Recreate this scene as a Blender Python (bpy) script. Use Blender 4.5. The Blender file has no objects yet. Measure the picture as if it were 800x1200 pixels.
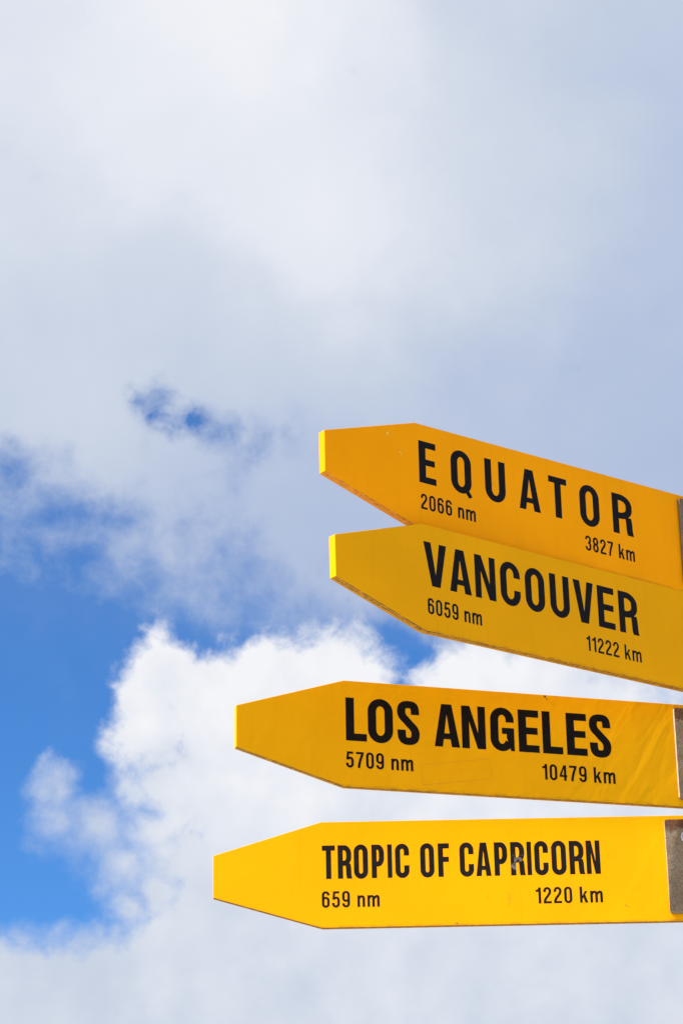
import bpy, bmesh, math, random
from mathutils import Vector, Matrix
from mathutils.geometry import tessellate_polygon
random.seed(7)
C = bpy.context.scene.collection
scene = bpy.context.scene

# ------------------------------------------------------------------ camera
EYE = 1.6
F_PX, PITCH, ROLL = 2882.895, 0.377618, -0.019005
cam_d = bpy.data.cameras.new('camera')
cam = bpy.data.objects.new('camera', cam_d)
C.objects.link(cam)
cam_d.sensor_fit = 'VERTICAL'
cam_d.sensor_height = 36.0
cam_d.lens = F_PX / 1200 * 36.0
cam_d.clip_start = 0.05
cam_d.clip_end = 20000
R0 = Vector((1, 0, 0)); U0 = Vector((0, -math.sin(PITCH), math.cos(PITCH)))
FW = Vector((0, math.cos(PITCH), math.sin(PITCH)))
RC = math.cos(ROLL) * R0 + math.sin(ROLL) * U0
UC = -math.sin(ROLL) * R0 + math.cos(ROLL) * U0
m = Matrix((( RC.x, UC.x, -FW.x, 0), (RC.y, UC.y, -FW.y, 0), (RC.z, UC.z, -FW.z, EYE), (0, 0, 0, 1)))
cam.matrix_world = m
scene.camera = cam

# ------------------------------------------------------------------ sun, view
EXPOSURE = 0.72
SUN_TH = math.radians(19.5)      # how far the sun stands in front of the lowest board's plane
SUN_EL = math.radians(43.0)
SUN_DIR = Vector((-math.cos(SUN_TH) * math.cos(SUN_EL), -math.sin(SUN_TH) * math.cos(SUN_EL), math.sin(SUN_EL)))
SUN_ROT = math.atan2(SUN_DIR.x, SUN_DIR.y) % (2 * math.pi)
ld = bpy.data.lights.new('sun', 'SUN')
ld.energy = 5.0
ld.angle = math.radians(0.53)
ld.color = (1.0, 0.94, 0.84)
sun = bpy.data.objects.new('sun', ld)
C.objects.link(sun)
sun.rotation_euler = SUN_DIR.to_track_quat('Z', 'Y').to_euler()
scene.view_settings.view_transform = 'Standard'
scene.view_settings.look = 'None'
scene.view_settings.exposure = EXPOSURE
scene.view_settings.gamma = 1.0


# ------------------------------------------------------------------ node helper
class NT:
    def __init__(self, tree):
        self.t = tree
        tree.nodes.clear()

    def n(self, kind, **kw):
        nd = self.t.nodes.new('ShaderNode' + kind)
        for k, v in kw.items():
            setattr(nd, k, v)
        return nd

    def put(self, sock, v):
        if hasattr(v, 'is_linked') or isinstance(v, bpy.types.NodeSocket):
            self.t.links.new(v, sock)
        elif v is not None:
            try:
                sock.default_value = v
            except Exception:
                sock.default_value = (*v, 1.0)

    def m(self, op, a, b=None, c=None, clamp=False):
        nd = self.n('Math', operation=op, use_clamp=clamp)
        for i, v in enumerate((a, b, c)):
            if v is not None:
                self.put(nd.inputs[i], v)
        return nd.outputs[0]

    def vm(self, op, a, b=None, scale=None):
        nd = self.n('VectorMath', operation=op)
        self.put(nd.inputs[0], a)
        if b is not None:
            self.put(nd.inputs[1], b)
        if scale is not None:
            self.put(nd.inputs['Scale'], scale)
        return nd.outputs['Value'] if op in ('DISTANCE', 'LENGTH', 'DOT_PRODUCT') else nd.outputs[0]

    def noise(self, vec, scale, detail=4, rough=0.5, dist=0.0, color=False, lac=2.0):
        nd = self.n('TexNoise')
        self.put(nd.inputs['Vector'], vec)
        self.put(nd.inputs['Scale'], scale); self.put(nd.inputs['Detail'], detail)
        self.put(nd.inputs['Roughness'], rough); self.put(nd.inputs['Distortion'], dist)
        self.put(nd.inputs['Lacunarity'], lac)
        return nd.outputs['Color'] if color else nd.outputs[0]

    def smooth(self, v, a, b, lo=0.0, hi=1.0):
        nd = self.n('MapRange', interpolation_type='SMOOTHSTEP')
        self.put(nd.inputs[0], v)
        for i, x in zip((1, 2, 3, 4), (a, b, lo, hi)):
            self.put(nd.inputs[i], x)
        return nd.outputs[0]

    def mix(self, f, a, b, blend='MIX'):
        nd = self.n('Mix', data_type='RGBA', blend_type=blend)
        self.put(nd.inputs[0], f)
        for i, v in ((6, a), (7, b)):
            if isinstance(v, tuple) and len(v) == 3:
                v = (*v, 1.0)
            self.put(nd.inputs[i], v)
        return nd.outputs[2]

    def ramp(self, f, stops):
        nd = self.n('ValToRGB')
        e = nd.color_ramp.elements
        e[0].position = stops[0][0]; e[0].color = (*stops[0][1], 1)
        e[1].position = stops[-1][0]; e[1].color = (*stops[-1][1], 1)
        for p, c in stops[1:-1]:
            x = e.new(p); x.color = (*c, 1)
        self.put(nd.inputs[0], f)
        return nd.outputs[0]

    def comb(self, x, y, z=0.0):
        nd = self.n('CombineXYZ')
        for i, v in enumerate((x, y, z)):
            self.put(nd.inputs[i], v)
        return nd.outputs[0]

    def sep(self, v):
        nd = self.n('SeparateXYZ')
        self.put(nd.inputs[0], v)
        return nd.outputs

    def bump(self, h, strength, dist, normal=None):
        nd = self.n('Bump')
        self.put(nd.inputs['Height'], h); self.put(nd.inputs['Strength'], strength)
        self.put(nd.inputs['Distance'], dist)
        if normal is not None:
            self.put(nd.inputs['Normal'], normal)
        return nd.outputs[0]


# ------------------------------------------------------------------ sky with broken cloud
# Cloud banks are placed by compass bearing and height (sky angles); U grows with bearing, V falls with height.
KX = F_PX * math.cos(PITCH) / 100
KY = F_PX / 100


def sky_uv(px, py):
    """sky angles of one spot, expressed as (U, V)"""
    a, b = px - 400, -(py - 600)
    d = (RC * a + UC * b + FW * F_PX).normalized()
    return 4 + KX * math.atan2(d.x, d.y), 6 - KY * (math.asin(d.z) - PITCH)


def build_world():
    w = bpy.data.worlds.new('World')
    scene.world = w
    w.use_nodes = True
    w.cycles.sampling_method = 'MANUAL'
    w.cycles.sample_map_resolution = 256
    T = NT(w.node_tree)
    SKY_STRENGTH = 0.11
    tc = T.n('TexCoord').outputs['Generated']
    d = T.vm('NORMALIZE', tc)
    x, y, z = T.sep(d)[:3]
    az = T.m('ARCTAN2', x, y)
    el = T.m('ARCSINE', z)
    U = T.m('MULTIPLY_ADD', az, KX, 4.0)
    V = T.m('MULTIPLY_ADD', el, -KY, 6.0 + KY * PITCH)
    UV = T.comb(U, V)

    sky = T.n('TexSky', sky_type='NISHITA')
    sky.sun_disc = False
    sky.sun_elevation = SUN_EL
    sky.sun_rotation = SUN_ROT
    sky.altitude = 1500
    sky.air_density = 1.0
    sky.dust_density = 0.1
    sky.ozone_density = 1.6
    blue = T.mix(1.0, sky.outputs[0], (0.285, 0.590, 0.925), 'MULTIPLY')

    # noises in direction space (seamless all round)
    def fields(dv):
        big = T.noise(dv, 9.0, 3, 0.5)
        mid = T.noise(dv, 26.0, 9, 0.56, 0.25)
        return big, mid
    big, mid = fields(d)
    wcol = T.noise(d, 20.0, 5, 0.55, color=True)
    wv = T.vm('SUBTRACT', wcol, (0.5, 0.5, 0.5))
    UVw = T.vm('ADD', UV, T.vm('SCALE', wv, scale=0.8))          # warped angles
    UVw2 = T.vm('ADD', UV, T.vm('SCALE', wv, scale=2.2))
    fine = T.noise(d, 70.0, 8, 0.6, 0.3)
    # rounded relief of the cumulus, seen from two points so that the side towards the sun is lighter
    dw = T.vm('ADD', d, T.vm('SCALE', wv, scale=0.02))
    def relief(dv):
        return T.noise(dv, 24.0, 4, 0.48)
    bil = relief(dw)
    bil_s = relief(T.vm('ADD', dw, tuple(c * 0.011 for c in (-0.75, 0.0, 0.66))))

    def curve(pts, xin):
        nd = T.n('FloatCurve')
        cm = nd.mapping
        c = cm.curves[0]
        conv = [sky_uv(*p) for p in pts]
        conv.sort()
        c.points[0].location = ((conv[0][0] + 3) / 15, conv[0][1] / 13)
        c.points[1].location = ((conv[-1][0] + 3) / 15, conv[-1][1] / 13)
        for p in conv[1:-1]:
            c.points.new((p[0] + 3) / 15, p[1] / 13)
        cm.extend = 'HORIZONTAL'
        cm.update()
        xn = T.m('MULTIPLY_ADD', xin, 1 / 15, 3 / 15, clamp=True)
        T.put(nd.inputs['Value'], xn)
        return T.m('MULTIPLY', nd.outputs[0], 13.0)

    def gauss(p, px, py, sx, sy=None, amp=1.0):
        u, v = sky_uv(px, py)
        q = T.vm('SUBTRACT', p, (u, v, 0.0))
        q = T.vm('MULTIPLY', q, (100 / sx, 100 / (sy or sx), 0.0))
        e = T.m('EXPONENT', T.m('MULTIPLY', T.vm('DOT_PRODUCT', q, q), -1.0))
        return T.m('MULTIPLY', e, amp)

    def gsum(p, items):
        s = None
        for it in items:
            g = gauss(p, *it)
            s = g if s is None else T.m('ADD', s, g)
        return s

    def shepard(p, pts, sig, rest_of_sky):  # rest_of_sky: cloud brightness out of view, raised to light the boards
        num = den = None
        for px, py, val in pts:
            g = gauss(p, px, py, sig)
            num = T.m('MULTIPLY', g, val) if num is None else T.m('MULTIPLY_ADD', g, val, num)
            den = T.m('ADD', g, 0.02) if den is None else T.m('ADD', den, g)
        return T.m('DIVIDE', T.m('MULTIPLY_ADD', T.m('MULTIPLY_ADD', T.m('SUBTRACT', big, 0.5), 0.7, rest_of_sky), 0.02, num), den)

    # --- high grey sheet
    up = T.sep(UVw)[:3]
    g_edge = curve([(-260, 620), (-60, 605), (30, 612), (90, 622), (130, 640), (160, 662), (200, 682), (250, 694), (300, 712),
                    (345, 745), (400, 768), (440, 762), (462, 748), (495, 748), (520, 800), (640, 860), (900, 900), (1100, 900)], up[0])
    D1 = T.m('SUBTRACT', g_edge, up[1])                        # > 0 above the lower edge
    D1 = T.m('MULTIPLY_ADD', D1, 1.05, 0.25)
    D1 = T.m('MINIMUM', D1, 1.85)
    holes = gsum(UVw, [(174, 466, 24, 30, 2.5), (215, 490, 28, 20, 2.1), (268, 502, 52, 26, 1.0), (478, 772, 26, 34, 1.8),
                       (330, 520, 60, 35, .45), (300, 560, 70, 45, .5), (5, 548, 34, 30, .95), (60, 598, 50, 18, .25),
                       (130, 605, 60, 25, .45), (90, 505, 60, 30, .3)])
    holes = T.m('MULTIPLY', holes, T.smooth(T.noise(d, 60.0, 5, 0.55, 0.2), 0.34, 0.66, 0.70, 1.30))
    D1 = T.m('SUBTRACT', D1, holes)
    D1 = T.m('ADD', D1, T.m('MULTIPLY', T.m('SUBTRACT', mid, 0.5), 2.3))
    D1 = T.m('ADD', D1, T.m('MULTIPLY', T.m('SUBTRACT', fine, 0.5), 1.6))
    # --- bright cumulus in front
    cp = T.sep(UVw)[:3]
    f_edge = curve([(-260, 1100), (0, 1094), (60, 1090), (128, 1084), (165, 1072), (200, 1040), (228, 960), (245, 880), (262, 820),
                    (285, 790), (330, 778), (430, 775), (470, 800), (483, 838), (500, 810), (530, 785), (640, 790), (760, 800), (900, 800), (1100, 800)], cp[0])
    D2 = T.m('SUBTRACT', cp[1], f_edge)
    D2 = T.m('MINIMUM', D2, 1.4)
    D2 = T.m('MAXIMUM', D2, -1.2)

    def lobe(px, py, r):
        u, v = sky_uv(px, py)
        return T.m('SUBTRACT', r / 100, T.vm('DISTANCE', UVw, (u, v, 0.0)))
    UVw = T.comb(cp[0], cp[1])
    for lb in ((200, 785, 50), (180, 822, 44), (186, 868, 48), (255, 812, 56), (322, 812, 66), (398, 800, 70), (436, 792, 38),
               (545, 812, 58), (510, 808, 35), (625, 826, 68), (225, 862, 46), (215, 898, 44), (190, 990, 38), (230, 1048, 46), (63, 925, 25), (72, 962, 22), (118, 968, 36), (160, 925, 26), (142, 1010, 34), (176, 965, 42), (205, 920, 52), (215, 1000, 52), (182, 1042, 38), (232, 940, 50), (150, 1062, 26)):
        nd = T.n('Math', operation='SMOOTH_MAX')
        T.put(nd.inputs[0], D2); T.put(nd.inputs[1], lobe(*lb)); nd.inputs[2].default_value = 0.10
        D2 = nd.outputs[0]
    D2 = T.m('MULTIPLY', D2, 1.7)
    D2 = T.m('ADD', D2, T.m('MULTIPLY', T.m('SUBTRACT', mid, 0.5), 1.15))
    D2 = T.m('ADD', D2, T.m('MULTIPLY', T.m('SUBTRACT', fine, 0.5), 1.1))
    hazy = gsum(UV, [(62, 935, 45, 45, .6), (95, 990, 75, 75, 1.0), (30, 1100, 120, 30, .5), (160, 1010, 40, 60, .4)])
    # --- the rest of the sky: unseen broken cover, kept whiter to lift the shaded boards
    away = T.smooth(T.vm('DISTANCE', UV, (4.0, 6.0, 0.0)), 9.0, 18.0)
    rest = T.m('MULTIPLY_ADD', T.m('SUBTRACT', T.noise(d, 2.6, 9, 0.55, 0.3), 0.38), 9.0, 0.0)
    D1 = T.m('ADD', T.m('MULTIPLY', D1, T.m('SUBTRACT', 1.0, away)), T.m('MULTIPLY', rest, away))
    D2 = T.m('ADD', T.m('MULTIPLY', D2, T.m('SUBTRACT', 1.0, away)), T.m('MULTIPLY', T.m('SUBTRACT', rest, 0.7), away))
    a1 = T.smooth(D1, -0.80, 1.45)
    a1 = T.m('MULTIPLY', a1, 0.985)
    veil = T.m('MULTIPLY', T.smooth(D1, -2.2, 0.6), 0.09)
    a1 = T.m('MAXIMUM', a1, veil)
    a2 = T.smooth(D2, T.m('MULTIPLY_ADD', hazy, -0.45, -0.21), T.m('MULTIPLY_ADD', hazy, 0.55, 0.35))

    # --- brightness of the sheet and of the cumulus
    s1 = shepard(UVw2, [(10, 10, .74), (150, 60, .88), (310, 30, 1.02), (420, 60, .74), (560, 40, .56), (700, 60, .46), (790, 40, .34),
                        (40, 200, .68), (200, 150, .80), (390, 150, .76), (520, 180, .58), (640, 220, .58), (780, 220, .30),
                        (80, 330, .54), (230, 330, .54), (380, 260, .86), (450, 310, .80), (560, 320, .58), (690, 350, .34), (790, 380, .20),
                        (60, 450, .52), (300, 430, .44), (450, 430, .42), (600, 440, .30), (760, 500, .20),
                        (40, 560, .42), (180, 580, .34), (330, 600, .24), (330, 680, .22), (420, 690, .20), (500, 560, .26), (640, 520, .26), (240, 640, .28)], 95, 0.62)
    s1 = T.m('ADD', s1, T.m('MULTIPLY', T.m('SUBTRACT', mid, 0.5), 0.16))
    s1 = T.m('ADD', s1, T.m('MULTIPLY', T.m('SUBTRACT', big, 0.5), 0.16))
    s2 = shepard(UVw2, [(200, 790, .93), (320, 790, .97), (430, 770, .98), (180, 860, .84), (300, 880, .93), (540, 780, .93), (700, 800, .80),
                        (60, 930, .56), (110, 1000, .55), (220, 950, .74), (360, 950, .86), (200, 1040, .62), (320, 1060, .66), (60, 1110, .52),
                        (230, 1120, .74), (100, 1180, .46), (300, 1180, .54), (460, 1130, .66), (600, 1150, .66), (760, 1150, .62),
                        (500, 945, .80), (790, 940, .74), (500, 1190, .52), (720, 1195, .56)], 85, 0.88)
    rel = T.m('MULTIPLY', T.m('SUBTRACT', bil, bil_s), T.smooth(V, 8.5, 10.5, 0.80, 0.42))
    s2 = T.m('ADD', s2, rel)
    s2 = T.m('ADD', s2, T.m('MULTIPLY', T.m('SUBTRACT', mid, 0.5), 0.36))
    stops = [(0.0, (.365, .455, .680)), (0.25, (.468, .552, .735)), (0.5, (.600, .665, .785)), (0.75, (.760, .80, .880)), (1.0, (.91, .915, .945))]
    c1 = T.ramp(s1, stops)
    c2 = T.ramp(s2, stops)

    def over(bg, col, a):
        colS = T.vm('SCALE', col, scale=2 ** -EXPOSURE / SKY_STRENGTH)
        return T.mix(a, bg, colS)
    out = over(blue, c1, a1)
    out = over(out, c2, a2)
    bg = T.n('Background')
    T.put(bg.inputs['Color'], out)
    bg.inputs['Strength'].default_value = SKY_STRENGTH
    wo = T.n('OutputWorld')
    T.t.links.new(bg.outputs[0], wo.inputs[0])


build_world()


# ------------------------------------------------------------------ materials
def mat(name):
    mt = bpy.data.materials.new(name)
    mt.use_nodes = True
    T = NT(mt.node_tree)
    p = T.n('BsdfPrincipled')
    o = T.n('OutputMaterial')
    T.t.links.new(p.outputs[0], o.inputs[0])
    return mt, T, p


def paint_material(name, col, seed, ripple=0.0):
    """glossy sign paint on plywood: slight tone drift, grain, specks"""
    mt, T, p = mat(name)
    oc = T.n('TexCoord').outputs['Object']
    v = T.vm('ADD', oc, (seed * 3.1, seed * 1.7, seed))
    drift = T.noise(v, 5.0, 3, 0.5)
    st = T.vm('MULTIPLY', v, (1.0, 1.0, 9.0))
    grain = T.noise(st, 38.0, 6, 0.65)
    c = T.mix(T.smooth(drift, 0.3, 0.7), tuple(k * 0.95 for k in col), tuple(min(1, k * 1.04) for k in col))
    c = T.mix(T.m('MULTIPLY', T.smooth(grain, 0.45, 0.8), 0.10), c, tuple(k * 0.80 for k in col))
    runs = T.noise(T.vm('MULTIPLY', v, (1.0, 1.0, 0.10)), 70.0, 4, 0.6)
    c = T.mix(T.m('MULTIPLY', T.smooth(runs, 0.50, 0.72), 0.12), c, tuple(k * 0.70 for k in col))
    speck = T.noise(v, 190.0, 2, 0.5)
    c = T.mix(T.m('MULTIPLY', T.smooth(speck, 0.765, 0.80), 0.5), c, (0.16, 0.09, 0.02))
    # grime along the bottom rim; top lip darkened as painted contact shade
    zz = T.sep(oc)[2]
    gr = T.noise(T.vm('MULTIPLY', v, (1.0, 1.0, 2.5)), 55.0, 6, 0.7)
    low = T.smooth(zz, -0.1898, -0.1835, 1.0, 0.0)
    lip_shade = T.smooth(zz, -0.0016, -0.0004, 0.0, 0.8)
    rim = T.m('MULTIPLY', T.m('MAXIMUM', low, lip_shade), T.smooth(gr, 0.40, 0.62))
    c = T.mix(T.m('MULTIPLY', rim, 0.45), c, (0.20, 0.10, 0.015))
    nick = T.noise(v, 28.0, 5, 0.75)
    c = T.mix(T.m('MULTIPLY', T.smooth(nick, 0.69, 0.72), 0.25), c, tuple(k * 0.6 for k in col))
    T.put(p.inputs['Base Color'], c)
    rg = T.m('MULTIPLY_ADD', T.noise(v, 14.0, 5, 0.6), 0.2, 0.42)
    T.put(p.inputs['Roughness'], rg)
    p.inputs['Specular IOR Level'].default_value = 0.03
    b = T.bump(grain, 0.22, 0.0006)
    orange = T.noise(v, 420.0, 2, 0.5)
    b = T.bump(orange, 0.10, 0.0003, b)
    if ripple:
        # the sheet is slightly dished and rippled, strongest towards the bracket
        xs = T.sep(oc)[0]
        k = T.smooth(xs, 0.30, 0.62, 0.15, 1.0)
        diag = T.n('Mapping', vector_type='TEXTURE'); diag.inputs['Rotation'].default_value = (0, math.radians(30), 0)
        diag.inputs['Scale'].default_value = (1 / 30.0, 1.0, 1 / 9.0)
        T.put(diag.inputs['Vector'], oc)
        rp = T.noise(diag.outputs[0], 1.0, 2, 0.45, 0.5)
        b = T.bump(T.m('MULTIPLY', rp, k), ripple, 0.010, b)
    T.put(p.inputs['Normal'], b)
    return mt


def edge_material(name, col, thick, dirty):
    """underside of a plywood board: paint with mould and dirt in streaks along the plies"""
    mt, T, p = mat(name)
    oc = T.n('TexCoord').outputs['Object']
    x, y, z = T.sep(oc)[:3]
    ply = T.m('SINE', T.m('MULTIPLY', y, 2 * math.pi / 0.0058))
    st = T.noise(T.vm('MULTIPLY', oc, (9.0, 260.0, 9.0)), 4.0, 8, 0.72)
    sp = T.noise(oc, 170.0, 5, 0.7)
    k = T.m('ADD', T.m('MULTIPLY', st, 0.75), T.m('MULTIPLY', sp, 0.45))
    k = T.m('ADD', k, T.m('MULTIPLY', ply, 0.05))
    k = T.m('ADD', k, (dirty - 0.5) * 0.22)
    dirt = T.smooth(k, 0.53, 0.70)
    dirt = T.m('MULTIPLY', dirt, T.smooth(y, thick * 0.66, thick * 0.80, 1.0, 0.15))  # rear strip kept yellow: painted light of the lower back bevel
    c = T.mix(T.m('MULTIPLY', dirt, 0.88), tuple(a * 0.8 for a in col), (0.028, 0.020, 0.010))
    T.put(p.inputs['Base Color'], c)
    p.inputs['Roughness'].default_value = 0.75
    T.put(p.inputs['Normal'], T.bump(k, 0.6, 0.0012))
    return mt


def ink_material(name, col, worn=None):
    mt, T, p = mat(name)
    oc = T.n('TexCoord').outputs['Object']
    n1 = T.noise(oc, 60.0, 5, 0.6)
    c = T.mix(T.smooth(n1, 0.3, 0.75), tuple(a * 0.8 for a in col), tuple(a * 1.35 for a in col))
    pin = T.noise(oc, 260.0, 2, 0.5)
    c = T.mix(T.m('MULTIPLY', T.smooth(pin, 0.76, 0.79), 0.4), c, (0.3, 0.27, 0.22))
    if worn:
        mask = None
        wn = T.noise(oc, 75.0, 6, 0.65, 0.8)
        for wx, wz, r, a in worn:
            dd = T.vm('DISTANCE', T.vm('MULTIPLY', oc, (1, 0, 1)), (wx, 0, wz))
            q = T.m('MULTIPLY', T.smooth(dd, 0.0, r, 1.0, 0.0), a)
            mask = q if mask is None else T.m('MAXIMUM', mask, q)
        kk = T.smooth(T.m('ADD', mask, T.m('MULTIPLY', T.m('SUBTRACT', wn, 0.5), 3.6)), 0.72, 0.86)
        kk = T.m('MULTIPLY', kk, T.smooth(mask, 0.02, 0.2))
        c = T.mix(kk, c, (0.17, 0.145, 0.15))
    T.put(p.inputs['Base Color'], c)
    p.inputs['Roughness'].default_value = 0.5
    p.inputs['Specular IOR Level'].default_value = 0.08
    return mt


def steel_material(name, rust_top=0.5, tone=1.0, seed=0.0, half=0.085, edge_light=0.8):
    """old galvanised plate, pitted and rusting from its top edge"""
    mt, T, p = mat(name)
    oc = T.n('TexCoord').outputs['Object']
    z = T.sep(oc)[2]
    v = T.vm('ADD', oc, (seed, seed * 2, seed * 0.7))
    n1 = T.noise(v, 24.0, 7, 0.62)
    n2 = T.noise(v, 330.0, 4, 0.65)
    n3 = T.noise(v, 95.0, 6, 0.7)
    c = T.mix(T.smooth(n1, 0.32, 0.68), tuple(tone * a for a in (0.25, 0.18, 0.115)), tuple(tone * a for a in (0.40, 0.32, 0.22)))
    c = T.mix(T.m('MULTIPLY', T.smooth(n2, 0.40, 0.62), 0.75), c, tuple(tone * a for a in (0.15, 0.115, 0.09)))
    top = T.smooth(z, half * 0.55, half * 1.0)
    r = T.m('ADD', T.m('MULTIPLY', top, rust_top), T.m('MULTIPLY', T.m('SUBTRACT', n3, 0.5), 1.6))
    r = T.m('ADD', r, T.m('MULTIPLY', T.m('SUBTRACT', n1, 0.5), 0.9))
    rust = T.smooth(r, 0.22, 0.46)
    c = T.mix(T.m('MULTIPLY', rust, 0.9), c, T.mix(T.smooth(n2, .38, .62), (0.035, 0.012, 0.009), (0.19, 0.075, 0.038)))
    low = T.m('MULTIPLY', T.smooth(T.m('ADD', n3, T.m('MULTIPLY', n1, 0.3)), 0.68, 0.80), 0.6)
    c = T.mix(low, c, (0.22, 0.10, 0.05))
    mott = T.noise(v, 55.0, 5, 0.7, 1.0)
    c = T.mix(T.m('MULTIPLY', T.smooth(mott, 0.50, 0.62), 0.45), c, (0.17, 0.085, 0.045))
    # sunlight on the outer edge, painted as a broken pale line
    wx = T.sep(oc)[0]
    sunlit_edge = T.m('ADD', wx, T.m('MULTIPLY', T.m('SUBTRACT', n3, 0.5), 0.0030))
    c = T.mix(T.m('MULTIPLY', T.smooth(sunlit_edge, 0.0004, 0.0016, 1.0, 0.0), edge_light), c, (0.62, 0.46, 0.30))
    T.put(p.inputs['Base Color'], c)
    T.put(p.inputs['Metallic'], 0.25)
    T.put(p.inputs['Roughness'], T.m('MULTIPLY_ADD', rust, 0.3, 0.55))
    T.put(p.inputs['Normal'], T.bump(T.m('ADD', n2, T.m('MULTIPLY', rust, 0.6)), 0.55, 0.0012))
    return mt


def plain_steel(name, col, rough, metal):
    mt, T, p = mat(name)
    oc = T.n('TexCoord').outputs['Object']
    n1 = T.noise(oc, 30.0, 6, 0.6)
    T.put(p.inputs['Base Color'], T.mix(n1, tuple(a * 0.7 for a in col), tuple(min(1, a * 1.25) for a in col)))
    p.inputs['Roughness'].default_value = rough
    p.inputs['Metallic'].default_value = metal
    T.put(p.inputs['Normal'], T.bump(T.noise(oc, 200.0, 4, 0.6), 0.3, 0.0006))
    return mt


# ------------------------------------------------------------------ mesh helpers
def link(name, bm, mats, parent=None, loc=None, smooth=False):
    me = bpy.data.meshes.new(name)
    bmesh.ops.recalc_face_normals(bm, faces=bm.faces[:])
    bm.to_mesh(me); bm.free()
    for mt in (mats if isinstance(mats, (list, tuple)) else [mats]):
        me.materials.append(mt)
    if smooth:
        for f in me.polygons:
            f.use_smooth = True
    o = bpy.data.objects.new(name, me)
    C.objects.link(o)
    if parent:
        o.parent = parent
    if loc:
        o.location = loc
    return o


def prism(bm, pts, y0, y1, bevel=0.0, seg=2):
    """outline in x,z extruded along y"""
    vs0 = [bm.verts.new((x, y0, z)) for x, z in pts]
    vs1 = [bm.verts.new((x, y1, z)) for x, z in pts]
    n = len(pts)
    fs = [bm.faces.new(vs0), bm.faces.new(vs1[::-1])]
    for i in range(n):
        fs.append(bm.faces.new((vs0[i], vs1[i], vs1[(i + 1) % n], vs0[(i + 1) % n])))
    if bevel:
        bmesh.ops.recalc_face_normals(bm, faces=bm.faces[:])
        ed = list({e for f in fs for e in f.edges})
        bmesh.ops.bevel(bm, geom=ed, offset=bevel, segments=seg, affect='EDGES', profile=0.5)


def lathe(bm, prof, n=24, axis='Z', centre=(0, 0, 0)):
    rings = []
    cx, cy, cz = centre
    for r, h in prof:
        ring = []
        for i in range(n):
            a = 2 * math.pi * i / n
            if axis == 'Z':
                ring.append(bm.verts.new((cx + r * math.cos(a), cy + r * math.sin(a), cz + h)))
            else:
                ring.append(bm.verts.new((cx + r * math.cos(a), cy + h, cz + r * math.sin(a))))
        rings.append(ring)
    for a, b in zip(rings, rings[1:]):
        for i in range(n):
            bm.faces.new((a[i], a[(i + 1) % n], b[(i + 1) % n], b[i]))
    bm.faces.new(rings[0]); bm.faces.new(rings[-1][::-1])


# ------------------------------------------------------------------ lettering: condensed grotesque drawn with strokes
def arc(cx, cz, rx, rz, a0, a1, n=14):
    return [(cx + rx * math.cos(math.radians(a0 + (a1 - a0) * i / n)), cz + rz * math.sin(math.radians(a0 + (a1 - a0) * i / n)))
            for i in range(n + 1)]


def bez(p0, p1, p2, p3, n=14):
    r = []
    for i in range(n + 1):
        t = i / n; u = 1 - t
        r.append(tuple(u**3 * a + 3 * u*u*t * b + 3 * u*t*t * c + t**3 * d for a, b, c, d in zip(p0, p1, p2, p3)))
    return r


def clean(p):
    q = [p[0]]
    for a in p[1:]:
        if math.hypot(a[0] - q[-1][0], a[1] - q[-1][1]) > 1e-5:
            q.append(a)
    return q


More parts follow.
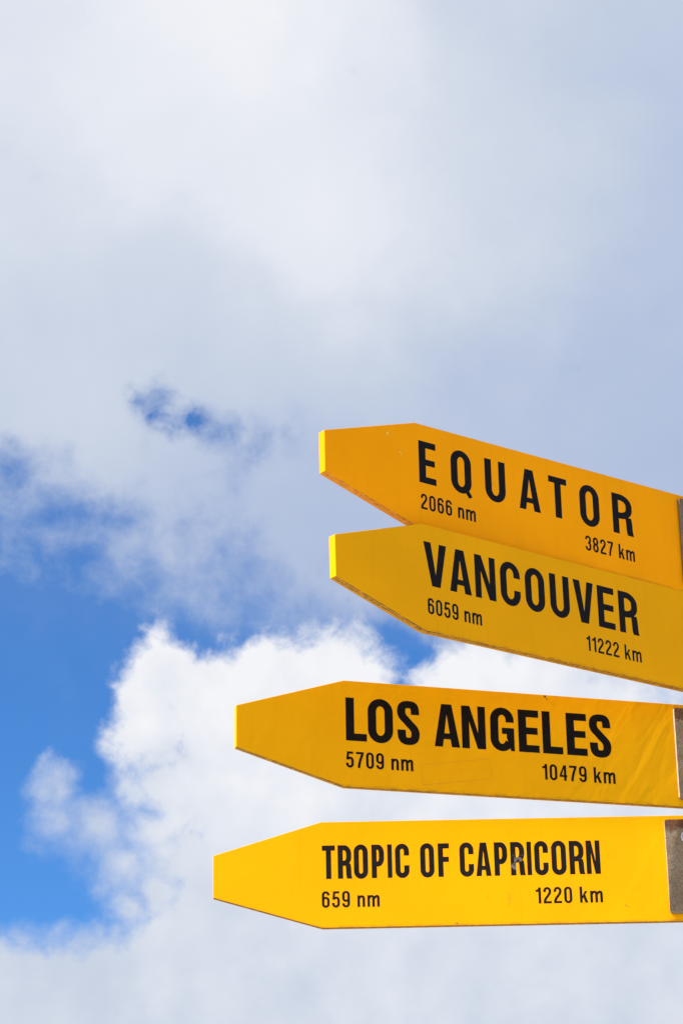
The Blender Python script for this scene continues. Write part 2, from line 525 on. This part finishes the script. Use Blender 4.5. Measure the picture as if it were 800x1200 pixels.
def glyph(ch, w, v, h):
    """returns list of pieces; a piece is ('poly', pts) or ('stroke', centreline, closed); unit = capital height"""
    P = []
    poly = lambda *p: P.append(('poly', list(p)))
    strk = lambda p, closed=False, end=None: P.append(('stroke', clean(p), closed))
    o = 0.014                                     # overshoot of round forms
    l, r = v / 2, w - v / 2                       # centre lines of left and right stems
    b, t = h / 2 - o, 1 - h / 2 + o
    rx = (r - l) / 2
    rz = min(rx * 1.12, 0.30)
    cx = w / 2
    if ch == 'E':
        poly((0, 0), (w, 0), (w, h), (v, h), (v, .5 - h * .45), (w * .94, .5 - h * .45), (w * .94, .5 + h * .5), (v, .5 + h * .5), (v, 1 - h), (w, 1 - h), (w, 1), (0, 1))
    elif ch == 'F':
        poly((0, 0), (v, 0), (v, .44), (w * .96, .44), (w * .96, .44 + h), (v, .44 + h), (v, 1 - h), (w, 1 - h), (w, 1), (0, 1))
    elif ch == 'L':
        poly((0, 0), (w, 0), (w, h), (v, h), (v, 1), (0, 1))
    elif ch == 'T':
        poly((cx - v / 2, 0), (cx + v / 2, 0), (cx + v / 2, 1 - h), (w, 1 - h), (w, 1), (0, 1), (0, 1 - h), (cx - v / 2, 1 - h))
    elif ch == 'I':
        poly((0, 0), (w, 0), (w, 1), (0, 1))
    elif ch == 'V':
        poly((0, 1), (v * 1.06, 1), (cx, .27), (w - v * 1.06, 1), (w, 1), (cx + v * .62, 0), (cx - v * .62, 0))
    elif ch == 'A':
        top = v * .62
        poly((0, 0), (cx - top, 1), (cx + top, 1), (w, 0), (w - v, 0), (cx, .76), (v, 0))
        k = lambda zz: v + (cx - v) * zz / .76
        poly((k(.18) - v * .3, .18), (w - k(.18) + v * .3, .18), (w - k(.18 + h * .8) + v * .3, .18 + h * .8), (k(.18 + h * .8) - v * .3, .18 + h * .8))
    elif ch == 'N':
        a = v * 1.02
        poly((0, 0), (0, 1), (a, 1), (w - v * .92, .37), (w - v * .92, 1), (w, 1), (w, 0), (w - a, 0), (v * .92, .63), (v * .92, 0))
    elif ch == 'U':
        strk([(l, 1), (l, b + rz)] + arc(cx, b + rz, rx, rz, 180, 360, 20) + [(r, 1)])
    elif ch in 'OQ0':
        strk(arc(cx, t - rz, rx, rz, 0, 180, 20) + arc(cx, b + rz, rx, rz, 180, 360, 20), True)
        if ch == 'Q':
            poly((cx + .02, .13), (cx + .14, .185), (w * 1.02, -.045), (w * .86, -.10))
    elif ch == 'C':
        strk([(r, .655), (r, t - rz)] + arc(cx, t - rz, rx, rz, 0, 180, 20) + arc(cx, b + rz, rx, rz, 180, 360, 20) + [(r, .365)])
    elif ch == 'G':
        strk([(r, .67), (r, t - rz)] + arc(cx, t - rz, rx, rz, 0, 180, 20) + arc(cx - .01, b + rz, rx - .005, rz, 180, 340, 18))
        poly((w - v * .92, 0.30), (w - v * .92, .54 - h * .85), (cx - .01, .54 - h * .85), (cx - .01, .54), (w, .54), (w, .0), (w - v * .45, .0), (w - v * .62, .12))
    elif ch in 'PR':
        zb = .46 if ch == 'R' else .42
        poly((0, 0), (v, 0), (v, 1), (0, 1))
        t2 = 1 - h / 2; q = min(.19, (t2 - zb - h * 0.0) / 2 * .95); q2 = (w - v / 2) - (v + .04)
        cxx = v + .04
        strk([(v * .9, t2), (cxx, t2)] + arc(cxx, t2 - q, q2, q, 90, 0, 10) + arc(cxx, zb + q, q2, q, 0, -90, 10) + [(v * .9, zb)])
        if ch == 'R':
            cl = [(.45, .70), (.40, .63), (.33, .57), (.24, .545), (.14, .53), (.07, .48), (.03, .43), (0, .37)]
            poly(*([(w - k * v - v * .5, z_) for z_, k in cl] + [(w - k * v + v * .5, z_) for z_, k in cl[::-1]]))
    elif ch == 'S':
        strk([(r, .695)] + bez((r, .72), (r, t + .0), (cx + rx * .7, t), (cx, t), 10) + bez((cx, t), (cx - rx * .75, t), (l, t - .05), (l, .755), 10)
             + bez((l, .755), (l, .635), (cx - rx * .42, .590), (cx, .505), 16) + bez((cx, .505), (cx + rx * .42, .420), (r, .375), (r, .25), 16)
             + bez((r, .25), (r, b + .05), (cx + rx * .7, b), (cx, b), 10) + bez((cx, b), (cx - rx * .75, b), (l, b + .04), (l, .30), 10) + [(l, .335)])
    elif ch == '1':
        strk([(w - v / 2, 0), (w - v / 2, 1)])
        strk([(w - v * .6, .93 - h * .2), (w * .45, .80), (0, .775)])
    elif ch == '2':
        strk([(l, .70)] + arc(cx, t - rz, rx, rz, 180, 0, 16) + bez((r, t - rz), (r, .52), (l + .02, .36), (l, h * .9), 12))
        poly((0.0, 0), (w, 0), (w, h), (0.0, h))
    elif ch == '3':
        strk([(l, .74)] + arc(cx, t - rz * .85, rx, rz * .85, 180, 0, 14) + bez((r, t - rz * .85), (r, .60), (r - .06, .52), (cx - .02, .52), 8))
        strk([(cx - .02, .52)] + bez((cx, .52), (r, .52), (r, .42), (r, .30), 8) + arc(cx, b + rz * .95, rx, rz * .95, 0, -180, 14) + [(l, .28)])
    elif ch == '4':
        poly((w * .58, 0), (w * .58 + v, 0), (w * .58 + v, .99), (w * .58, .99))
        poly((0, .24), (w, .24), (w, .24 + h * .9), (0, .24 + h * .9))
        poly((0, .24 + h * .8), (v * .9, .24 + h * .8), (w * .6 + v * .1, .86), (w * .6 + v * .2, .99), (w * .55, .99))
    elif ch == '5':
        poly((.07, 1 - h), (w * .94, 1 - h), (w * .94, 1), (.07, 1))
        poly((.02, .48), (.02 + v * .9, .50), (.07 + v * .9, 1 - h * .5), (.07, 1 - h * .5))
        strk(bez((l + .02, .50), (cx - .05, .64), (r, .66), (r, .42), 12) + [(r, b + rz)] + arc(cx, b + rz, rx, rz, 0, -180, 16) + [(l, .29)])
    elif ch in '69':
        q = arc(cx, b + rz * .9, rx, rz * .9, 180, 360, 14) + arc(cx, .60 - rz * .9, rx, rz * .9, 0, 180, 14)
        s_ = [(l, .30), (l, t - rz * .9)] + arc(cx, t - rz * .9, rx, rz * .9, 180, 8, 14) + [(r - .0, .75)]
        if ch == '9':
            q = [(w - a, 1 - c) for a, c in q]; s_ = [(w - a, 1 - c) for a, c in s_]
        strk(q, True); strk(s_)
    elif ch == '7':
        poly((0, 1 - h), (w, 1 - h), (w, 1), (0, 1))
        strk(bez((w - v * .5, 1 - h * .9), (w * .70, .70), (w * .42, .40), (w * .36, 0), 12))
    elif ch == '8':
        strk(arc(cx, t - .21, rx * .94, .21, 0, 180, 14) + arc(cx, .54 + .19, rx * .94, .20, 180, 360, 14), True)
        strk(arc(cx, .535 - .24, rx, .235, 0, 180, 14) + arc(cx, b + .23, rx, .23, 180, 360, 14), True)
    elif ch == 'n':
        poly((0, 0), (v, 0), (v, .72), (0, .72))
        strk(bez((v * .7, .52), (l + .05, .68), (r, .72), (r, .52), 12) + [(r, 0)])
    elif ch == 'm':
        poly((0, 0), (v, 0), (v, .72), (0, .72))
        strk(bez((v * .7, .52), (l + .05, .69), (cx, .72), (cx, .54), 12) + [(cx, 0)])
        strk(bez((cx + v * .3, .52), (cx + v * .3 + .1, .69), (r, .72), (r, .54), 12) + [(r, 0)])
    elif ch == 'k':
        poly((0, 0), (v, 0), (v, 1), (0, 1))
        poly((v * .9, .22), (v * .9, .39), (w - v * 1.1, .72), (w - .01, .72))
        poly((v * 1.25, .37), (w - v * 1.05, 0), (w + .01, 0), (v * 1.25 + v * .85, .50))
    return P


def stroke_mesh(bm, pts, closed, v, h, X, z_of, y):
    n = len(pts)
    L, Rr = [], []
    if closed and math.hypot(pts[0][0] - pts[-1][0], pts[0][1] - pts[-1][1]) < 1e-4:
        pts = pts[:-1]; n -= 1
    for i in range(n):
        if closed:
            a, c = pts[i - 1], pts[(i + 1) % n]
        else:
            a, c = pts[max(0, i - 1)], pts[min(n - 1, i + 1)]
        tx, tz = c[0] - a[0], c[1] - a[1]
        q = math.hypot(tx, tz) or 1
        tx /= q; tz /= q
        th = math.hypot(v * tz, h * tx) / 2
        L.append((pts[i][0] - tz * th, pts[i][1] + tx * th)); Rr.append((pts[i][0] + tz * th, pts[i][1] - tx * th))
    va = [bm.verts.new((X(a), y, z_of(b))) for a, b in L]
    vb = [bm.verts.new((X(a), y, z_of(b))) for a, b in Rr]
    for i in range(n if closed else n - 1):
        j = (i + 1) % n
        bm.faces.new((va[i], vb[i], vb[j], va[j]))


def text_mesh(letters, base, cap, v, h):
    """letters: (char, x0, x1) in metres along the board"""
    bm = bmesh.new()
    for ch, x0, x1 in letters:
        w = (x1 - x0) / cap
        vv = v
        for k, pc in enumerate(glyph(ch, w, vv, h)):
            y = -0.00007 - 0.00003 * k
            X = lambda a: x0 + a * cap
            Z = lambda a: base + a * cap
            if pc[0] == 'poly':
                vs = [bm.verts.new((X(a), y, Z(b))) for a, b in pc[1]]
                for tri in tessellate_polygon([[Vector((a, b, 0)) for a, b in pc[1]]]):
                    try:
                        bm.faces.new([vs[i] for i in tri])
                    except ValueError:
                        pass
            else:
                stroke_mesh(bm, pc[1], pc[2], vv, h, X, Z, y)
    return bm


WID = {'1': .30, 'm': .72, 'n': .45, 'k': .46, ' ': .30}


def flow(txt, x0, x1, cap):
    """lay a small line out so that it spans x0..x1"""
    gap = .135
    tot = 0
    for i, c in enumerate(txt):
        tot += WID.get(c, .46) + (gap if i < len(txt) - 1 and c != ' ' else 0)
    k = (x1 - x0) / (tot * cap)
    out, x = [], x0
    for c in txt:
        w = WID.get(c, .46) * cap * k
        if c != ' ':
            out.append((c, x, x + w))
            x += gap * cap * k
        x += w
    return out


def turned_link(name, bm, mt, parent):
    # lettering faces look out of the board front (-y)
    for f in bm.faces:
        f.normal_update()
        if f.normal.y > 0:
            f.normal_flip()
    me = bpy.data.meshes.new(name)
    bm.to_mesh(me); bm.free()
    me.materials.append(mt)
    o = bpy.data.objects.new(name, me)
    C.objects.link(o)
    o.parent = parent
    return o


# ------------------------------------------------------------------ the four boards
POLE = Vector((0.745, 4.296))
POLE_R = 0.057
H = 0.19
mm = lambda *a: [x / 1000 for x in a]


def letters_at(txt, xs):
    cs = [c for c in txt if c != ' ']
    return [(c, xs[2 * i] / 1000, xs[2 * i + 1] / 1000) for i, c in enumerate(cs)]


BOARDS = [
    dict(k=1.0, t=.0165, o=(0.126941, 3.847668, 1.687974), a=0.623230, tilt=-0.000262, T=.18785, h=.07382, col=(0.95, 0.370, 0.002),
         label='orange-yellow pointed board reading EQUATOR, topmost of the four',
         name=letters_at('EQUATOR', (7, 43.5, 75.4, 119.9, 149.8, 195.2, 225, 273, 293.4, 335, 364.2, 410, 441, 488)),
         base=-.108, cap=.0772, v=.188, h_=.150, nm=('2066 nm', .0090, .1262), km=('3827 km', .3725, .4885), sb=-.1560, sc=.0278,
         cl=.6020, inkc=(.0050, .0052, .0085), ripple=0.05),
    dict(k=0.990, t=.0165, o=(0.135490, 3.861913, 1.508184), a=0.662306, tilt=0.009174, T=.18682, h=.07295, col=(0.82, 0.385, 0.003),
         label='dull golden-yellow pointed board reading VANCOUVER, second from the top',
         name=letters_at('VANCOUVER', (.5, 50.2, 55.5, 103.4, 112.1, 158.4, 169.2, 214.8, 226, 271.2, 283.4, 329.3, 339.5, 388, 397, 437.5, 448, 494)),
         base=-.109, cap=.0780, v=.186, h_=.150, nm=('6059 nm', .0050, .1232), km=('11222 km', .3640, .4965), sb=-.1590, sc=.0278,
         cl=.6230, inkc=(.0050, .0052, .0085), ripple=0.05),
    dict(k=0.9985, t=.0140, o=(-0.002229, 4.082017, 1.304426), a=0.282406, tilt=-0.002694, T=.19091, h=.07390, col=(0.78, 0.385, 0.003),
         label='yellow pointed board reading LOS ANGELES with a faint sticker outline',
         name=letters_at('LOSANGELES', (2.9, 40.5, 42.6, 88.1, 95.9, 136.2, 163, 209.5, 213.5, 257.5, 266.5, 310.5, 318.4, 356.8, 363.2, 401, 408.4, 447, 452, 492.5)),
         base=-.108, cap=.0775, v=.192, h_=.165, nm=('5709 nm', .0022, .1228), km=('10479 km', .3600, .4968), sb=-.1558, sc=.0284,
         cl=.6145, inkc=(.0050, .0045, .0052), ripple=0.20),
    dict(k=1.002, t=.0135, o=(-0.047337, 4.271700, 1.101601), a=0.001224, tilt=0.000532, T=.19103, h=.07552, col=(0.97, 0.42, 0.002),
         label='bright yellow pointed board reading TROPIC OF CAPRICORN, lowest of the four',
         name=letters_at('TROPICOFCAPRICORN', (1.1, 24.2, 28.8, 53.0, 57.2, 82.2, 88.5, 110.8, 116.6, 124.8, 130.2, 155.1,
                                               174.5, 199.2, 205.9, 225.9, 244, 269.0, 272.8, 299.4, 305.2, 328.4, 334, 358.6, 363, 371,
                                               376.1, 400.6, 406.3, 432.2, 437.8, 463.4, 467.6, 492.2)),
         base=-.1030, cap=.0603, v=.150, h_=.150, nm=('659 nm', -.0002, .1012), km=('1220 km', .3755, .4930), sb=-.1540, sc=.0288,
         cl=.6085, inkc=(.013, .0105, .012), ripple=0.06),
]

bolt_m = plain_steel('bolt_steel', (0.62, 0.66, 0.72), 0.35, 0.9)
pole_m = plain_steel('galvanised_pipe', (0.30, 0.30, 0.29), 0.6, 0.5)
scratch_m = plain_steel('scratch', (0.36, 0.17, 0.02), 0.7, 0.0)
faint_m = plain_steel('paint_scar', (0.60, 0.28, 0.010), 0.7, 0.0)
old_dirt = plain_steel('old_dirt', (.05, .03, .01), .9, 0)
bright_m = plain_steel('fresh_paint_chip', (0.90, 0.60, 0.06), 0.4, 0.0)

post = bpy.data.objects.new('signpost', None)
post.location = (POLE.x, POLE.y, 0)
C.objects.link(post)
post['label'] = 'galvanised steel post with rusty bracket plates gripping the right ends of the boards'
post['category'] = 'signpost'


def ribbon(bm, pts, wd, y):
    L = []
    for i, p in enumerate(pts):
        a = pts[max(0, i - 1)]; c = pts[min(len(pts) - 1, i + 1)]
        tx, tz = c[0] - a[0], c[1] - a[1]
        q = math.hypot(tx, tz); tx /= q; tz /= q
        k = wd * random.uniform(.6, 1.25) / 2
        L.append((bm.verts.new((p[0] - tz * k, y, p[1] + tx * k)), bm.verts.new((p[0] + tz * k, y, p[1] - tx * k))))
    for (a, b), (c, d) in zip(L, L[1:]):
        bm.faces.new((a, b, d, c))


def fleck(bm, x, z, r, y, sq=1.0, dome=0.0):
    n = 9
    ring = [bm.verts.new((x + r * random.uniform(.7, 1.2) * math.cos(2 * math.pi * i / n) * sq, y, z + r * random.uniform(.7, 1.2) * math.sin(2 * math.pi * i / n))) for i in range(n)]
    c = bm.verts.new((x, y - dome, z))
    for i in range(n):
        bm.faces.new((ring[i], ring[(i + 1) % n], c))


def flecks(name, items, mt, parent, y=-.0004):
    for it in items:
        b = bmesh.new()
        fleck(b, it[0], it[1], it[2], y, *it[3:])
        link(name, b, mt, parent)


def ribbons(name, lines, wd, mt, parent):
    for k, ln in enumerate(lines):
        b = bmesh.new()
        ribbon(b, ln, wd, -.0004 - .0001 * k)
        link(name, b, mt, parent)


for bi, B in enumerate(BOARDS):
    THICK = B['t']
    K = B['k']
    B['o'] = tuple(c * K for c in B['o'])
    root = bpy.data.objects.new('sign_board', None)
    C.objects.link(root)
    root.location = (B['o'][0], B['o'][1], B['o'][2] + EYE)
    # local x runs along the board from its shoulder to the post, local y goes into the board, z up
    root.rotation_euler = (Matrix.Rotation(B['a'], 3, 'Z') @ Matrix.Rotation(-B['tilt'], 3, 'Y')).to_euler()
    root.scale = (K, K, K)
    root['label'] = B['label']
    root['category'] = 'sign board'
    root['group'] = 'yellow finger boards on the signpost'
    # where this board meets the post
    dx, dy = math.cos(B['a']), math.sin(B['a'])
    rel = POLE - Vector(B['o'][:2])
    along = rel.x * dx + rel.y * dy
    off = -rel.x * dy + rel.y * dx                      # perpendicular offset of the pole axis
    s_end = along - math.sqrt(max(0, (POLE_R + .004)**2 - min(abs(off - THICK / 2), POLE_R)**2)) - .002
    s_end /= K
    T_, h_ = B['T'], B['h']
    pm = paint_material('sign_paint', B['col'], 1.3 + bi * 2.7, B['ripple'])
    em = edge_material('board_edge', B['col'], THICK, (.30, .55, .62, .85)[bi])
    bm = bmesh.new()
    out = [(-T_, -(H - h_) / 2), (0, 0), (s_end, 0), (s_end, -H), (0, -H), (-T_, -(H + h_) / 2)]
    prism(bm, out, 0, THICK, 0.0009, 2)
    bmesh.ops.recalc_face_normals(bm, faces=bm.faces[:])
    for f in bm.faces:
        f.normal_update()
        if f.normal.z < -0.75:
            f.material_index = 1
    bd = link('board', bm, [pm, em], root)
    ink = ink_material('black_vinyl', B['inkc'], [(.347, -.072, .022, 1.0), (.317, -.058, .012, .5), (.286, -.062, .010, .55), (.262, -.080, .010, .55), (.340, -.088, .014, .9), (.150, -.060, .02, .3), (.44, -.09, .02, .3)] if bi == 3 else None)
    turned_link('place_name_lettering', text_mesh(B['name'], B['base'], B['cap'], B['v'] * 1.02, B['h_'] * 1.04), ink, root)
    for key, nm in (('nm', 'nautical_mile_lettering'), ('km', 'kilometre_lettering')):
        txt, x0, x1 = B[key]
        turned_link(nm, text_mesh(flow(txt, x0, x1, B['sc']), B['sb'], B['sc'], .158, .140), ink, root)
    # marks of age
    if bi == 0:
        flecks('paint_chip', [(-.0585, -.034, .0036, .8, .0012), (-.0320, -.0640, .0022, 1.3, .0012)], bright_m, root)
        flecks('dirt_speck', [(.058, -.018, .0009), (.02, -.004, .0007), (.165, -.012, .0009), (.0825, -.030, .0006), (.33, -.006, .0007)], scratch_m, root)
    if bi == 2:
        b2 = bmesh.new()
        c = [(.1375, -.1430), (.2620, -.1250), (.2672, -.1606), (.1400, -.1790)]
        loop = []
        for k in range(4):
            p, q = c[k], c[(k + 1) % 4]
            loop += [(p[0] + (q[0] - p[0]) * i / 10, p[1] + (q[1] - p[1]) * i / 10) for i in range(10)]
        ribbon(b2, loop + [c[0]], .00055, -.0004)
        link('sticker_outline', b2, faint_m, root)
        flecks('dirt_speck', [(.371, -.0035, .0028, .6, .001), (.3745, -.0080, .0012), (.004, -.060, .0005)], old_dirt, root, -.0006)
    if bi == 3:
        ribbons('paint_crack', [[(.3205 + .009 * math.cos(math.radians(a)), -.1435 + .0135 * math.sin(math.radians(a))) for a in range(-62, 75, 10)],
                                [(.3220, -.1440), (.3255, -.1438), (.3300, -.1445)], [(.2905, -.134), (.2915, -.140), (.2912, -.147)]], .0005, faint_m, root)
        flecks('dirt_speck', [(.532, -.160, .0012), (.5365, -.1625, .0009), (.235, -.1855, .0016), (.50, -.11, .0006)], scratch_m, root)

    # bracket plates, front and back, welded to the post
    X0 = B['cl']
    R3 = Matrix.Rotation(B['a'], 3, 'Z') @ Matrix.Rotation(-B['tilt'], 3, 'Y')
    x_weld = along - math.sqrt(POLE_R**2 - min(abs(off), POLE_R * .9)**2) + .006
    half = .0845
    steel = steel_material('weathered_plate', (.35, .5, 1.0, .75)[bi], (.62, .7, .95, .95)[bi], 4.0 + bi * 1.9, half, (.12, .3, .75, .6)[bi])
    for side in (0, 1):
        t0 = .0055
        y0, y1 = (-t0 - .0003, -.0003) if side == 0 else (THICK + .0003, THICK + t0 + .0003)
        b3 = bmesh.new()
        wx = x_weld - X0 * K
        q = .0048
        ol = [(0, -half + q), (q * .3, -half + q * .3), (q, -half), (wx, -half), (wx, half), (q, half), (q * .3, half - q * .3), (0, half - q)]
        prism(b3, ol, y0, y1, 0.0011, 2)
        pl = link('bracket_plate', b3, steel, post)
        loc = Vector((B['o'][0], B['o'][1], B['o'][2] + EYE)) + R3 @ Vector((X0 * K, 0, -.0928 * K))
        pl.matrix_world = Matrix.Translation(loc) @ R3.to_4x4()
        pl.matrix_parent_inverse = Matrix.Translation((-POLE.x, -POLE.y, 0))
        if side == 0:
            for zz in (-.0405, -.146):
                b4 = bmesh.new()
                cx = .0390
                lathe(b4, [(.0115, y0 - .0000), (.0115, y0 - .0018), (.0085, y0 - .0022)], 20, 'Y', (cx, 0, zz + .0928))
                lathe(b4, [(.0088, y0 - .0021), (.0086, y0 - .0040), (.0070, y0 - .0062), (.0040, y0 - .0074), (.001, y0 - .0077)], 20, 'Y', (cx, 0, zz + .0928))
                link('bolt', b4, bolt_m, pl, smooth=True)

# the post itself
bm = bmesh.new()
lathe(bm, [(POLE_R, 0.012), (POLE_R, 3.39)], 40)
pole = link('pole', bm, pole_m, post, smooth=False)
for f in pole.data.polygons:
    f.use_smooth = len(f.vertices) == 4
bm = bmesh.new()
lathe(bm, [(POLE_R + .003, 3.375), (POLE_R + .003, 3.402), (POLE_R * .75, 3.422), (POLE_R * .3, 3.432), (.002, 3.434)], 40)
link('pole_cap', bm, pole_m, post, smooth=True)
bm = bmesh.new()
lathe(bm, [(.15, 0.008), (.15, .024), (.148, .026), (POLE_R, .028)], 40)
link('base_plate', bm, pole_m, post)

# ------------------------------------------------------------------ ground below the frame
gm, T, p = mat('grass_turf')
oc = T.n('TexCoord').outputs['Object']
c = T.mix(T.noise(oc, 0.6, 8, 0.6), (0.045, 0.075, 0.020), (0.12, 0.13, 0.045))
c = T.mix(T.noise(oc, 30.0, 5, 0.7), c, (0.14, 0.13, 0.06))
T.put(p.inputs['Base Color'], c)
p.inputs['Roughness'].default_value = 0.95
T.put(p.inputs['Normal'], T.bump(T.noise(oc, 60.0, 6, 0.7), 0.6, 0.03))
bm = bmesh.new()
prev = None
rings = []
for r in (0.01, 8, 30, 120, 500, 2000, 8000):
    rings.append([bm.verts.new((r * math.cos(2 * math.pi * i / 48), r * math.sin(2 * math.pi * i / 48), 0)) for i in range(48)])
bm.faces.new(rings[0])
for a, b in zip(rings, rings[1:]):
    for i in range(48):
        bm.faces.new((a[i], a[(i + 1) % 48], b[(i + 1) % 48], b[i]))
g = link('ground', bm, gm)
g['kind'] = 'structure'
cm_, T, p = mat('pale_concrete')
oc = T.n('TexCoord').outputs['Object']
c = T.mix(T.noise(oc, 1.2, 8, 0.6), (0.42, 0.39, 0.34), (0.54, 0.51, 0.45))
c = T.mix(T.m('MULTIPLY', T.noise(oc, 120.0, 4, 0.7), 0.5), c, (0.25, 0.23, 0.20))
T.put(p.inputs['Base Color'], c)
p.inputs['Roughness'].default_value = 0.9
T.put(p.inputs['Normal'], T.bump(T.noise(oc, 150.0, 4, 0.6), 0.4, 0.003))
bm = bmesh.new()
vs = [bm.verts.new((POLE.x + 14 * math.cos(2 * math.pi * i / 64), POLE.y - 1.5 + 14 * math.sin(2 * math.pi * i / 64), 0.006)) for i in range(64)]
bm.faces.new(vs)
g = link('pavement', bm, cm_)
g['kind'] = 'structure'
